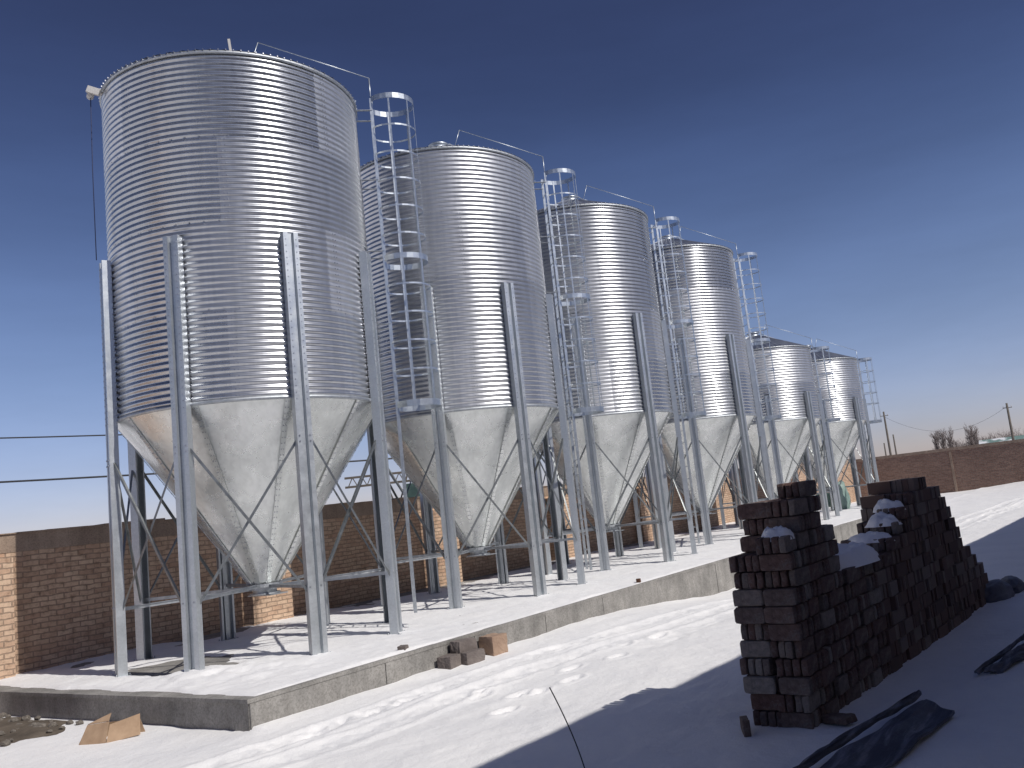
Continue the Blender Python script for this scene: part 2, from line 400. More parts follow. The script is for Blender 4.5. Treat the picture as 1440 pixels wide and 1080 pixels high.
# ------------------------------------------------------------ concrete pad with snow
b = MB()
x = PX0; segs = [PX0, 7.75, 9.4, 11.05, 12.7, 14.6, 17.2, 20, 23, 26, 29.5, 33, 37, PX1]
b.box(PX0, PY0, -.6, PX1, YW+.1, PADZ)
pad = b.build('concrete_plinth', m_conc)
for i in range(len(segs)-1):
    j = MB(); dz = random.uniform(-.004, .004)
    j.box(segs[i]+.006, PY0-.022-random.uniform(0, .006), -.55, segs[i+1]-.006, PY0-.002, PADZ-.035+dz)
    o = j.build('cast_face', m_conc, pad)
j = MB(); j.box(PX0-.03, PY0-.032, PADZ-.034, PX1, PY0+.03, PADZ+.008); j.box(PX0-.03, PY0+.031, PADZ-.034, PX0+.05, YW, PADZ+.007)
j.build('plinth_lip', m_conc, pad)
tag(pad, 'long low cast concrete platform with a rough edge, carrying the row of silos under snow', 'concrete platform')
def padsnow(X, Y):
    h = .020+.022*fbm(X, Y, 1.1, 4, 13)+.014*fbm(X, Y, 6, 3, 19)
    # rough shovelled snow towards the left end
    h += .05*np.exp(-((X-6.9)/.8)**2)*np.exp(-((Y-10.3)/1.3)**2)*(.6+1.6*fbm(X, Y, 4, 4, 63))
    e = np.minimum((X-PX0-.10-.10*fbm(0*X, Y, 1.5, 3, 5)-.03*(Y-8)), (Y-PY0-.045-.05*fbm(X, 0*Y, 1.2, 3, 6)))
    h = np.where(e < 0, -.02, h*sstep(0, .06, e)+.0)
    h -= .11*np.exp(-(((X-7.35)/.42)**2+((Y-11.55)/.75)**2))*(1+1.1*fbm(X, Y, 1.6, 4, 39))
    h -= .07*sstep(13.7, 14.7, Y+.35*fbm(X, Y, .9, 3, 81))*(X > 7.2)*sstep(0., .5, fbm(X, Y, .6, 3, 91)+.25)
    return PADZ+np.maximum(h, -.015)
xs = np.concatenate([np.arange(PX0+.02, 13, .04), np.arange(13, 22, .07), np.arange(22, PX1-.05, .15)])
ys = np.arange(PY0+.02, YW+.02, .045)
tag(sheet_grid('platform_snow', xs, ys, padsnow, m_snow), kind='structure')

# ------------------------------------------------------------ walls
yw = empty('yard_wall', (0, 0, 0))
tag(yw, 'long brick yard wall with piers and cement top band running behind the silos', 'brick wall')
b = MB(); b.box(-12, YW, -.4, XE, YW+.26, HW-.30); b.build('brickwork', m_brick, yw)
b = MB(); b.box(-12, YW-.008, HW-.30, XE, YW+.268, HW-.02); b.build('cement_band', m_plaster, yw)
b = MB(); x = -12; random.seed(31)
while x < XE-.05:
    l_ = random.uniform(.22, .55); x1 = min(x+l_, XE); b.box(x+.002, YW-.025-random.uniform(0, .012), HW-.0199, x1-.002, YW+.28, HW+.008+random.uniform(-.014, .016)); x = x1
b.build('coping', m_plaster, yw)
for k in range(-3, 9):
    x = 10.72+k*5.02
    if x < XE-1:
        b = MB(); b.box(x, YW-.30, -.35, x+.90, YW-.001, HW-.36); b.build('brick_pier', m_brick, yw)
fwl = empty('far_wall', (XE, 0, 0))
tag(fwl, 'brown brick wall closing the yard at the far right with snow along its foot', 'brick wall')
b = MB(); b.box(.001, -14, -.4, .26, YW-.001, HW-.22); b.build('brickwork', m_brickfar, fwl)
b = MB(); b.box(-.008, -14, HW-.22, .268, YW-.032, HW-.06); b.build('cement_band', m_plaster, fwl)
for yy in (9.35, 4.4, -1):
    b = MB(); b.box(-.05, yy, -.3, 0, yy+.12, HW-.25); b.build('joint_post', m_plaster, fwl)

# workshop whose shadow lies over the foreground (behind the photographer)
wk = empty('workshop_building', (0, 0, 0), -.045)
tag(wk, 'long grey workshop beside the photographer, casting the shadow over the snow', 'building')
b = MB(); b.box(-25, -9, -.3, 7.05, -1.05, 5.95); b.box(7.05, -9, -.3, 75, -1.05, 5.66); b.build('wall', m_shop, wk)
b = MB(); b.box(-25.2, -9.2, 5.951, 7.0, -.86, 6.07); b.box(7.01, -9.2, 5.661, 75.2, -.86, 5.79); b.build('roof', m_roof, wk)
for k in range(12):
    x = -20+k*7.3
    b = MB(); b.box(x, -1.08, 1.3, x+2.4, -1.0, 3.1); f_ = b.build('window', m_render, wk)
    b = MB(); b.box(x+.1, -1.0, 1.4, x+1.15, -.985, 3.0); b.box(x+1.25, -1.0, 1.4, x+2.3, -.985, 3.0); b.build('pane', m_glass, f_)

# ------------------------------------------------------------ silos
NS = 168
def corr(z0, z1, ncor):
    b = MB(); prof = []; k = 7; H = z1-z0
    for i in range(ncor*k+1):
        t = i/k; c = cos(2*PI*t)
        prof.append((R-.011-.0115*(abs(c)**.75*(1 if c > 0 else -1)), z0+H*i/(ncor*k)))
    return b.lathe(prof, NS)
def leg_mb(h):
    b = MB(); t = .004
    pts = [(-.075, .0), (-.105, .0), (-.105, .12), (-.042, .12), (-.030, .065), (.030, .065), (.042, .12), (.105, .12), (.105, .0), (.075, .0)]
    inner = [(-.075, t), (-.105+t, t), (-.105+t, .12-t), (-.045, .12-t), (-.033, .065-t), (.033, .065-t), (.045, .12-t), (.105-t, .12-t), (.105-t, t), (.075, t)]
    prof = [(x, -y) for x, y in pts]+[(x, -y) for x, y in reversed(inner)]
    n = len(prof); b.extrude(prof, 0, h)
    o = len(b.v)-2*n; m = len(pts)
    for i in range(m-1):
        for base in (0, n):
            q = (o+base+i, o+base+i+1, o+base+n-2-i, o+base+n-1-i); b.f.append(q); b.sm.append(False)
    return b
def bolt(b, p, nrm, r=.011, h=.009):
    p = Vector(p); nrm = Vector(nrm).normalized(); u = nrm.orthogonal().normalized(); q = nrm.cross(u)
    vs = []
    for hh, rr in ((0, r), (h, r*.8)):
        for k in range(6):
            a_ = k*PI/3; vs.append(p+nrm*hh+u*cos(a_)*rr+q*sin(a_)*rr)
    b.add(vs, [tuple(range(6, 12))]+[(k, (k+1) % 6, 6+(k+1) % 6, 6+k) for k in range(6)])

def make_silo(small):
    zb = ZB-BASE; zt = (ZT5 if small else ZT)-BASE; za = ZA-BASE; tiers = 2 if small else 4
    legtop = (4.68 if small else 6.10)-BASE
    root = empty('grain_silo'); BB = MB()
    wall = corr(zb, zt, 14*tiers).build('silo_wall', m_wall, root)
    th = (zt-zb)/tiers
    for ti in range(tiers):                     # bolted vertical laps, staggered tier by tier
        tt = tiers-1-ti
        for s_ in range(4):
            a0 = (4.5 if tt % 2 == 0 else -42.5)+90*s_; b = BB
            for c in (-1, 1):
                for k in range(14):
                    z = zb+ti*th+(k+.5)*th/14; a_ = a0+c*.75
                    bolt(b, A(a_, R-.002, z), A(a_, 1, 0), .011, .008)
        if ti:
            b = BB
            for k in range(60):
                a_ = k*6+2; bolt(b, A(a_, R-.002, zb+ti*th), A(a_, 1, 0), .009, .007)
    # eave ring and cone ring
    b = MB(); b.lathe([(R-.03, zb-.035), (R+.006, zb-.035), (R+.008, zb+.012), (R-.03, zb+.014)], NS, True); b.build('bottom_ring', m_rod, root)
    b = MB(); b.lathe([(R-.03, zt-.005), (R+.02, zt-.005), (R+.02, zt+.035), (R-.03, zt+.035)], NS, True)
    eave = b.build('eave_ring', m_rod, root)
    # roof : ribbed cone
    b = MB(); hz = .70; n = 192; prof_r = [R+.016, R-.02, 1.4, .8, .27]; vs = []
    for r in prof_r:
        for k in range(n):
            rib = .014 if k % 3 == 0 else 0.
            z = zt+.045+hz*(1-(r-.27)/(R-.27))+rib
            vs.append(A(360*k/n, r, z))
    fs = [(i*n+k, i*n+(k+1) % n, (i+1)*n+(k+1) % n, (i+1)*n+k) for i in range(len(prof_r)-1) for k in range(n)]
    b.add(vs, fs); roof = b.build('roof', m_roof, root)
    b = BB
    for k in range(120): a_ = k*3; b.bar(A(a_, R-.01, zt+.045), A(a_, R+.03, zt+.045), .014, .018)  # eave clips round the rim, merged into the shared bolt mesh
    b = MB(); zc = zt+.045+hz; b.lathe([(.27, zc-.03), (.20, zc+.03), (.20, zc+.10), (.22, zc+.105), (.22, zc+.13), (.05, zc+.17), (.0, zc+.175)], 24); b.build('roof_cap', m_cage, roof)
    # cap opening arm
    b = MB(); b.tube([(0, 0, zc+.17), A(75, .3, zc+.22), A(75, .75, zc+.06)], .012, 5); b.build('cap_lever', m_rod, roof)
    # hopper
    b = MB(); ro = .17; m_ = 14; prof = [(R-.012+(ro-R+.012)*i/m_, zb-.02+(za-zb+.02)*i/m_) for i in range(m_+1)]
    b.lathe(prof[::-1], 120)
    for i_, p_ in enumerate(b.v):           # rolled plates: each of the ten sectors is slightly flatter than a true cone
        r_ = math.hypot(p_[0], p_[1]); a_ = math.degrees(math.atan2(p_[0], -p_[1])); loc = (a_+59.5) % 36-18
        t_ = min(1, max(0, (zb-.02-p_[2])/.5)); f_ = 1-.62*t_*(1-cos(rad(18))/cos(rad(loc)))
        b.v[i_] = (p_[0]*f_, p_[1]*f_, p_[2])
    cone = b.build('hopper_cone', m_cone, root)
    sl_ = math.atan2(R-ro, zb-za); nz = -sin(sl_)
    for s_ in range(10):
        a0 = -59.5+36*s_; b = MB()
        # overlap strip along the seam
        for i in range(24):
            t0, t1 = i/24, (i+1)/24; r0 = R-.01+(ro-R)*t0; r1_ = R-.01+(ro-R)*t1; z0 = zb-.03+(za-zb)*t0; z1 = zb-.03+(za-zb)*t1
            if r1_ < ro+.02: break
            w0 = math.degrees(.035/r0); w1 = math.degrees(.035/r1_)
            e = .004
            vs = [A(a0-w0, r0+e, z0), A(a0+w0, r0+e+.003, z0), A(a0+w1, r1_+e+.003, z1), A(a0-w1, r1_+e, z1), A(a0+w0, r0-.006, z0), A(a0+w1, r1_-.006, z1)]
            b.add(vs, [(0, 3, 2, 1), (1, 2, 5, 4)])
        lap = b.build('hopper_lap', m_cone, cone); b = BB
        for c in (-1, 1):
            for k in range(34):
                t = (k+.5)/34; r = R-.01+(ro-R)*t; z = zb-.03+(za-zb)*t
                if r < .3 and c > 0: continue
                a_ = a0+c*math.degrees(.018/r); nr = A(a_, cos(sl_), 0)+Vector((0, 0, nz))
                bolt(b, A(a_, r+.006, z), nr, .0085, .007)
    b = MB(); b.lathe([(ro-.02, za+.02), (ro+.06, za+.02), (ro+.06, za-.02), (ro+.0, za-.02), (ro+.0, za-.07), (ro+.05, za-.07), (ro+.05, za-.09), (ro-.02, za-.09)], 28, True, False)
    b.box(-.16, -.32, za-.105, .16, .2, za-.091)
    b.build('outlet_gate', m_rod, root)
    # legs
    pr = R+.004; hub = .93
    for k in range(8):
        a_ = PHI+45*k
        l = leg_mb(legtop).build('leg', m_leg, root, A(a_, pr, 0), rad(a_))
        b = MB(); b.box(-.15, -.17, 0, .15, .04, .012); 
        for sx in (-.125, .125):
            for sy_ in (-.14, .02): b.tube([(sx, sy_, .012), (sx, sy_, .04)], .010, 6)
        b.build('base_plate', m_leg, l)
        b = MB()
        nb = int((legtop-(zb-.1))/.09)
        for c in (-.073, .073):
            for i in range(nb*1): bolt(b, (c, -.12, zb-.1+i*.09+.04), (0, -1, 0), .009, .008)
        for z in (.9, 2.82, 2.9):
            for c in (-.073, .073): bolt(b, (c, -.12, z), (0, -1, 0), .013, .012)
        for i in range(nb):           # bolts standing off the wall between flange and corrugation
            for c in (-.112, .112): b.tube([(c, -.012, zb-.02+i*.09), (c, .03, zb-.02+i*.09)], .010, 5)
        BB.add(b.v, b.f, False, Matrix.Translation(A(a_, pr, 0)) @ Matrix.Rotation(rad(a_), 4, 'Z'))
    rb = R+.06
    for k in range(8):
        a0 = PHI+45*k; a1 = a0+45
        p0 = A(a0, rb, 0)+A(a0+90, .09, 0); p1 = A(a1, rb, 0)-A(a1+90, .09, 0)
        for q0, q1, dr in ((2.85, .85, .02), (.85, 2.85, -.02)):
            n_ = ((p0+p1)*.5).normalized()
            a = p0+Vector((0, 0, q0))+n_*dr; c = p1+Vector((0, 0, q1))+n_*dr
            b = MB(); wv = n_.cross((c-a).normalized()); b.bar(a, c, .005, .034, wv); b.bar(a-n_*.014+wv*.0145, c-n_*.014+wv*.0145, .028, .005, wv)
            b.build('cross_brace', m_brace, root)
    for k in range(8):                          # ties from each leg to the hopper mouth
        a_ = PHI+45*k; b = MB()
        z = hub-.012*(k % 4)
        b.bar(A(a_, R+.03, z), A(a_, .235, z), .045, .006); b.bar(A(a_, R+.03, z-.024), A(a_, .235, z-.024), .006, .042)
        b.build('tie_bar', m_rod, root)
    b = MB(); b.lathe([(.235, hub-.045), (.26, hub-.045), (.26, hub+.006), (.235, hub+.006)], 28, True, False); b.build('tie_ring', m_rod, root)
    # ladder with safety cage
    la = 45; lr = R+.26; ux = A(la, 1, 0); tx = A(la+90, 1, 0)
    top = zt+.50; bot = .22; cage_top = zt+.10; cage_bot = zb-.06
    b = MB()
    for c in (-.2, .2): b.bar(ux*lr+tx*c+Vector((0, 0, bot)), ux*lr+tx*c+Vector((0, 0, zt+.12)), .03, .05, ux)
    z = bot+.1
    while z < zt+.1: b.tube([ux*lr+tx*-.2+Vector((0, 0, z)), ux*lr+tx*.2+Vector((0, 0, z))], .011, 5); z += .3
    lad = b.build('access_ladder', m_cage, root)
    z = zb+.05
    while z < zt+.02:
        b = MB()
        for c in (-.2, .2): b.bar(ux*(R+.0)+tx*c+Vector((0, 0, z)), ux*(lr+.01)+tx*c+Vector((0, 0, z)), .05, .005)
        b.bar(ux*(R+.02)+tx*-.22+Vector((0, 0, z+.02)), ux*(R+.02)+tx*.22+Vector((0, 0, z+.02)), .005, .04)
        b.build('wall_bracket', m_rod, lad); z += 1.2
    cc = ux*(lr+.31); rc = .385
    def ring_pts(z, n=20):
        return [cc+ux*cos(t)*rc+tx*sin(t)*rc*.95+Vector((0, 0, z)) for t in np.linspace(rad(-146), rad(146), n)]
    zs = [(cage_top, .09)]
    z = cage_top-.5; k = 0
    mid = cage_top-2.72
    while z > cage_bot+.3:
        zs.append((z, .028)); z -= .46
        if not small and abs(z-mid) < .24: zs.append((mid, .09)); z = mid-.46
    zs.append((cage_bot, .10))
    for z, hgt in zs:
        b = MB(); P_ = ring_pts(z)
        for p, q in zip(P_[:-1], P_[1:]):
            b.bar(p, q, .005, hgt)
        e0, e1 = P_[0], P_[-1]
        b.bar(e0, ux*lr+tx*-.2+Vector((0, 0, z)), .005, hgt); b.bar(e1, ux*lr+tx*.2+Vector((0, 0, z)), .005, hgt)
        b.build('cage_hoop', m_cage, lad)
    for t in (-95, -45, 0, 45, 95):
        p = cc+ux*cos(rad(t))*(rc-.006)+tx*sin(rad(t))*(rc*.95-.006); b = MB()
        b.bar(p+Vector((0, 0, cage_bot-.05)), p+Vector((0, 0, cage_top+.045)), .028, .005, (p-cc)); b.build('cage_strap', m_cage, lad)
    # roof ladder and hand line
    b = MB(); zr = lambda r: zt+.10+hz*(1-(r-.27)/(R-.27))
    for c in (-.14, .14): b.bar(ux*(R+.02)+tx*c+Vector((0, 0, zr(R))), ux*.35+tx*c+Vector((0, 0, zr(.35))), .025, .03)
    for i in range(6): r = R-.1-i*.27; b.tube([ux*r+tx*-.14+Vector((0, 0, zr(r))), ux*r+tx*.14+Vector((0, 0, zr(r)))], .009, 5)
    b.build('roof_ladder', m_cage, roof)
    b = MB(); hl = tx*-.16
    p1 = ux*(lr)+hl+Vector((0, 0, zt)); p2 = ux*(lr)+hl+Vector((0, 0, top)); p3 = ux*.45+hl+Vector((0, 0, zr(.45)+.42)); p4 = ux*.30+hl+Vector((0, 0, zr(.4)-.02))
    b.tube([p1, p2], .010, 6); b.tube([p2, p3], .0075, 6); b.tube([p3, p4], .0075, 6); 
    b.build('hand_rail', m_cage, roof)
    if not small:
        b = MB(); b.lathe([(.0, .0), (.20, .0), (.2, .05), (0, .06)], 20)
        o = b.build('inspection_hatch', m_cage, roof); o.location = A(-150, 1.25, zr(1.25)); o.rotation_euler = (rad(0), rad(20), 0)
    tag(BB.build('bolts_and_eave_clips', m_bolt, root), kind='stuff')
    return root

tall = make_silo(False); short = make_silo(True)
labels = [
 'tallest looking silver silo nearest the camera, at the left end of the row',
 'corrugated silver silo standing second from the left, just behind the nearest one',
 'third silver silo from the left, standing in the middle of the tall ones',
 'last of the tall silver silos, beside the two short ones',
 'short silver silo with dark cone roof, next to the last tall silo',
 'smallest looking short silo at the far right end of the row']
for i, x in enumerate(CX):
    if i == 0: o = tall
    elif i < 4: o = copy_tree(tall)
    elif i == 4: o = short
    else: o = copy_tree(short)
    o.location = (x, Y0, BASE); tag(o, labels[i], 'silo', 'row of galvanised silos on legs')
    if i == 0: silo0 = o

# fittings only the first silo shows
zt = ZT-BASE
b = MB(); b.bar(A(-37, R-.06, zt+.03), A(-37.6, R-.06, zt+.25), .035, .03, A(-36, 1, 0)); b.build('hatch_handle', m_render, silo0)
b = MB(); b.bar(A(-112, R-.05, zt+.0), A(-112, R+.17, zt+.03), .07, .05); b.bar(A(-108, R+.05, zt-.06), A(-110, R+.2, zt-.0), .05, .1); b.tube([A(-114, R+.15, zt-.05), A(-110, R+.15, zt-.05)], .05, 10)
pb = b.build('pulley_bracket', m_render, silo0)
b = MB(); b.tube([A(-112, R+.15, zt-.1), A(-112, R+.16, zt-1.2), A(-111, R+.16, zt-2.6)], .007, 5); b.build('pull_rope', m_rope, pb)

# ------------------------------------------------------------ brick stack
random.seed(11)
BL, BH, BT = .262, .128, .060; CL = .268; LH = .1335
hgt = [(11, 10), (13, 13), (14, 13), (11, 13), (8, 9), (8, 8), (8, 8), (8, 8), (8, 8), (9, 9), (10, 9), (11, 10), (12, 12), (13, 13), (13, 13), (12, 13), (12, 12), (10, 11), (8, 9), (6, 7), (5, 5), (4, 4), (1, 2)]
org = Vector((6.70, 2.52, .055)); ang = -.065; U = Vector((cos(ang), sin(ang), 0)); V = Vector((-sin(ang), cos(ang), 0))
def brick_mb(seed):
    bm = bmesh.new(); bmesh.ops.create_cube(bm, size=1); bmesh.ops.subdivide_edges(bm, edges=bm.edges[:], cuts=5, use_grid_fill=True)
    for v in bm.verts:
        c = v.co.copy(); e = sorted(abs(q) for q in c)
        p_ = Vector((c.x*BL, c.y*BT, c.z*BH))
        chip = 0
        if e[1] > .49:                    # edges and corners are knocked off unevenly
            chip = .004+.016*max(0, noise.noise(p_*14+Vector((seed*7.1, 0, 0)))+.05)+(.012*max(0, noise.noise(p_*30+Vector((seed*3, 5, 0)))))
            if e[0] > .49: chip *= 1.5
        n_ = noise.noise_vector(p_*22+Vector((seed, seed, 0)))*.0016
        v.co = p_-p_.normalized()*chip+n_
    me = bpy.data.meshes.new('brick'); bm.to_mesh(me); bm.free(); me.materials.append(m_loose); return me
bmes = [brick_mb(k) for k in range(6)]; bme = bmes[0]; bricks = []

for n, hh in enumerate(hgt):
    for c in (0, 1):
        cellx = n*CL+random.uniform(-.02, .02); 
        for k in range(hh[c]):
            lx = random.uniform(-.028, .028)+(.012*math.sin(k*1.7+n)); ly = random.uniform(-.022, .022)
            flip = (n+c+k) % 2 == 0
            if n == 0: flip = [1, 0, 1, 0, 0, 1, 1, 1, 0, 1, 0, 1, 0][k] == 1 if c == 0 else [0, 1, 1, 0, 1, 0, 1, 1, 0, 0, 1][k] == 1
            twist = random.uniform(-.09, .09)
            for q in range(4):
                off = (q-1.5)*(CL/4)
                px = cellx+CL/2+lx; py = c*CL+CL/2+ly
                j1 = random.uniform(-.012, .012)
                if flip: pos = (px+off, py+j1); rz = PI/2
                else: pos = (px+j1, py+off); rz = 0
                P_ = org+U*pos[0]+V*pos[1]+Vector((0, 0, (k+.5)*LH-.03))
                # how much of it the photograph can show
                score = 0
                top = k >= hh[c]-1
                if n == 0: score = 6
                elif c == 0: score = 4-n*.1
                if top: score = max(score, 4.5-n*.12)
                if n and hgt[n-1][c] <= k: score = max(score, 4.6-n*.1)
                if n and c == 0 and hgt[n-1][0] > k and flip is False and q > 0: score *= .2
                if n == 0 and not flip and False: score = 5
                if n == 0 and flip and q > 0: score = 1.0
                if n == 0 and c == 0 and flip: score = 4
                bricks.append((score, P_, rz+ang+twist+random.uniform(-.02, .02), n, c, k, top))
# a few fallen bricks at the foot
bricks.sort(key=lambda t: -t[0])
first = True
rest = MB(); cube = [(x*BL/2, y*BT/2, z*BH/2) for z in (-1, 1) for y in (-1, 1) for x in (-1, 1)]
cf = [(0,2,3,1),(4,5,7,6),(0,1,5,4),(2,6,7,3),(0,4,6,2),(1,3,7,5)]
bobj = link('brick', bme); 
for i, (sc, P_, rz, n, c, k, top) in enumerate(bricks):
    if i < 296:
        o = bobj if i == 0 else bobj.copy()
        if i: S.collection.objects.link(o); o.data = bmes[i % 6]
        o.location = P_; o.rotation_euler = (0, 0, rz)
        if n == 0: lb = 'brick in the near end face of the tall dark stack'
        elif top and n < 5: lb = 'brick in the top course of the near tower of the dark stack'
        elif top: lb = 'brick in the top course of the stack, beyond its snow-filled dip'
        elif n < 6: lb = 'brick in the long shaded side of the stack, under its near tower'
        else: lb = 'brick in the long shaded side of the stack, beyond its near tower'
        tag(o, lb, 'brick', 'loose bricks stacked on edge in the shade')
    else:
        rest.add(cube, cf, False, Matrix.Translation(P_) @ Matrix.Rotation(rz, 4, 'Z'))
tag(rest.build('brick_mass', m_loose2), 'remaining dark bricks filling the long stack in the shade', 'bricks', kind='stuff')
for (x_, y_, rz_, tl, lb) in ((6.55, 3.02, .5, .0, 'broken brick lying in the snow at the left foot of the dark stack'), (6.9, 2.40, 1.2, 1.57, 'brick fallen flat against the right foot of the stack, nearest corner')):
    o = bobj.copy(); S.collection.objects.link(o); o.location = (x_, y_, gz(x_, y_)+.04); o.rotation_euler = (tl, .1, rz_); tag(o, lb, 'brick', 'bricks fallen beside the stack')

def mound(name, P_, lx, ly, h, rz, seed, label):
    b = MB(); nx, ny = 26, 14; vs = []
    for j in range(ny+1):
        for i in range(nx+1):
            u = i/nx*2-1; v = j/ny*2-1
            ru = u*math.sqrt(max(0, 1-v*v/2)); rv = v*math.sqrt(max(0, 1-u*u/2))
            e = min(1, math.hypot(ru, rv)); nn = noise.noise(Vector((u*2+seed, v*2, seed)))
            z = h*(1-e**2.6)*(.8+.7*nn+.25*noise.noise(Vector((u*7, v*5, seed+2))))-.035*e**6; wob = 1+.22*noise.noise(Vector((ru*2.5, rv*2.5, seed+5)))
            vs.append((ru*lx/2*wob, rv*ly/2*wob, z))
    fs = [(j*(nx+1)+i, j*(nx+1)+i+1, (j+1)*(nx+1)+i+1, (j+1)*(nx+1)+i) for j in range(ny) for i in range(nx)]
    o = b.add(vs, fs, True).build(name, m_snow, None, P_, rz); tag(o, label, 'snow', 'snow lying on the brick stack'); return o
def top_at(n, c): return org+U*((n+.5)*CL)+V*(c*CL+CL/2)+Vector((0, 0, max(0, hgt[n][c])*LH-.03))
p = top_at(0, 0); mound('snow_cap', p+V*.01+Vector((0, 0, -.004)), .27, .29, .09, ang, 1, 'snow on the front step of the near brick tower')
p = org+U*(6.1*CL)+V*CL*.95+Vector((0, 0, 8*LH-.012)); mound('snow_cap', p, 1.5, .60, .17, ang, 2, 'broad snow cushion filling the dip in the middle of the stack')
p = top_at(9, 0); mound('snow_cap', p+V*.12-Vector((0, 0, .004)), .32, .5, .07, ang, 3, 'snow on the lowest stair of the second brick peak')
p = top_at(10, 0); mound('snow_cap', p+V*.05-Vector((0, 0, .004)), .31, .36, .10, ang, 4, 'snow on the middle stair of the second brick peak')
p = top_at(11, 0); mound('snow_cap', p+V*.05-Vector((0, 0, .004)), .31, .36, .09, ang, 5, 'snow on the highest stair just left of the second peak')
p = top_at(18, 0); mound('snow_cap', p+V*.1-Vector((0, 0, .004)), .3, .4, .05, ang, 8, 'thin snow on the stepped-down far end of the stack')

# ------------------------------------------------------------ small things on the snow
def slab(name, pts, th, m, seg=10, amp=.03, seed=0):
    # pts: 4 corners (world, base); wavy board with thickness
    b = MB(); p00, p10, p11, p01 = [Vector(p) for p in pts]; nx, ny = 60, 12; vs = []
    for lay in (1, 0):
        for j in range(ny+1):
            for i in range(nx+1):
                u = i/nx; v = j/ny; p = (p00*(1-u)+p10*u)*(1-v)+(p01*(1-u)+p11*u)*v
                p = p+Vector((0, 0, lay*th+amp*noise.noise(Vector((u*4+seed, v*2, seed)))+amp*.25*noise.noise(Vector((u*5+seed, v*9, seed)))))
                p = p+Vector((.25*amp*noise.noise(Vector((v*9, u*9, seed))), .35*amp*noise.noise(Vector((u*9, v*9, seed+3))), 0))
                vs.append(p)
    W = nx+1; K = W*(ny+1); fs = []
    for j in range(ny):
        for i in range(nx):
            a = j*W+i; fs.append((a, a+1, a+W+1, a+W)); fs.append((K+a+W, K+a+W+1, K+a+1, K+a))
    for i in range(nx): fs.append((i+1, i, K+i, K+i+1)); a = ny*W+i; fs.append((a, a+1, K+a+1, K+a))
    for j in range(ny): a = j*W; fs.append((a, a+W, K+a+W, K+a)); a = j*W+nx; fs.append((a+W, a, K+a, K+a+W))
    return b.add(vs, fs).build(name, m)
tag(slab('dark_sheet', [(5.35, 2.25, .06), (7.32, 1.86, .10), (7.16, 1.60, .07), (5.3, 1.85, .05)], .02, m_dust, amp=.05, seed=2), 'dark blue plastic sheet lying half in the snow at the bottom right', 'plastic sheet')
tag(slab('dark_plank', [(5.6, 2.30, .09), (7.42, 1.93, .14), (7.41, 1.88, .14), (5.6, 2.25, .09)], .02, m_dust, amp=.05, seed=5), 'thin dark lath along the upper edge of the bottom right sheet', 'lath')
tag(slab('dark_plank', [(8.5, 1.60, .06), (10.4, 1.22, .09), (10.3, 1.05, .06), (8.6, 1.46, .06)], .03, m_dust, amp=.06, seed=8), 'dark plank lying in shaded snow at the right edge of the photo', 'plank')
tag(slab('dark_plank', [(8.45, 1.67, .07), (10.1, 1.32, .17), (10.1, 1.28, .17), (8.45, 1.63, .07)], .02, m_dust, amp=.03, seed=9), 'narrow dark lath above the plank at the right edge', 'lath')
def sack(P_, sx, sy_, sz, rz, seed, label, m=None, name='dark_sack', cat='sack', group='dark sacks beyond the stack'):
    bm = bmesh.new(); bmesh.ops.create_icosphere(bm, subdivisions=4, radius=1)
    for v in bm.verts:
        n_ = noise.noise(v.co*1.6+Vector((seed, 0, 0)))*.25+noise.noise(v.co*5+Vector((seed, 3, 0)))*.10
        c = v.co*(1+n_); c.z = max(c.z, -.55); v.co = Vector((c.x*sx, c.y*sy_, (c.z+.5)*sz))
    me = bpy.data.meshes.new(name); bm.to_mesh(me); bm.free(); me.materials.append(m or m_dark)
    for p in me.polygons: p.use_smooth = True
    return tag(link(name, me, None, P_, rz), label, cat, group)
sack((12.75, 2.10, .04), .42, .16, .16, -.3, 3, 'dark lumpy sack lying beyond the far end of the stack, nearer one')
sack((13.5, 2.0, .04), .40, .15, .13, .1, 8, 'dark lumpy sack lying beyond the far end of the stack, farther one')
# thin wire sticking from the snow
b = MB(); pts = []
for i in range(14):
    t = i/13; pts.append((5.42-.02*t-.10*sin(t*1.4), 3.76+.16*t*t, .0+.66*t))
b.tube(pts, .0045, 5); tag(b.build('bent_wire', m_black), 'thin dark wire standing bent out of the snow at the shadow edge', 'wire')

# cardboard box
bx = empty('cardboard_box', (5.38, 9.80, gz(5.38, 9.80)-.01), rad(-62)); bx.scale = (.78, .9, .92)
tag(bx, 'crumpled brown cardboard box lying open in the snow near the platform corner', 'cardboard box')
def panel(name, c, th=.006):
    c = [Vector(p) for p in c]; n_ = (c[1]-c[0]).cross(c[3]-c[0]).normalized()*th
    b = MB(); vs = c+[p+n_ for p in c]; b.add(vs, [(3,2,1,0),(4,5,6,7),(0,1,5,4),(1,2,6,5),(2,3,7,6),(3,0,4,7)]); return b.build(name, m_card, bx)
panel('front_panel', [(-.36, -.16, 0), (.04, -.18, .0), (.03, -.08, .22), (-.30, -.06, .20)])
panel('side_panel', [(.05, -.18, .0), (.42, -.02, .03), (.37, .06, .25), (.05, -.10, .19)])
panel('back_panel', [(-.34, .14, 0), (.36, .18, .0), (.30, .16, .17), (-.24, .12, .18)])
panel('top_flap', [(-.30, -.055, .203), (.02, -.075, .223), (-.02, .03, .29), (-.2, .05, .24)])
panel('side_flap', [(-.36, -.16, .005), (-.34, .14, .005), (-.24, .12, .18), (-.30, -.06, .20)])
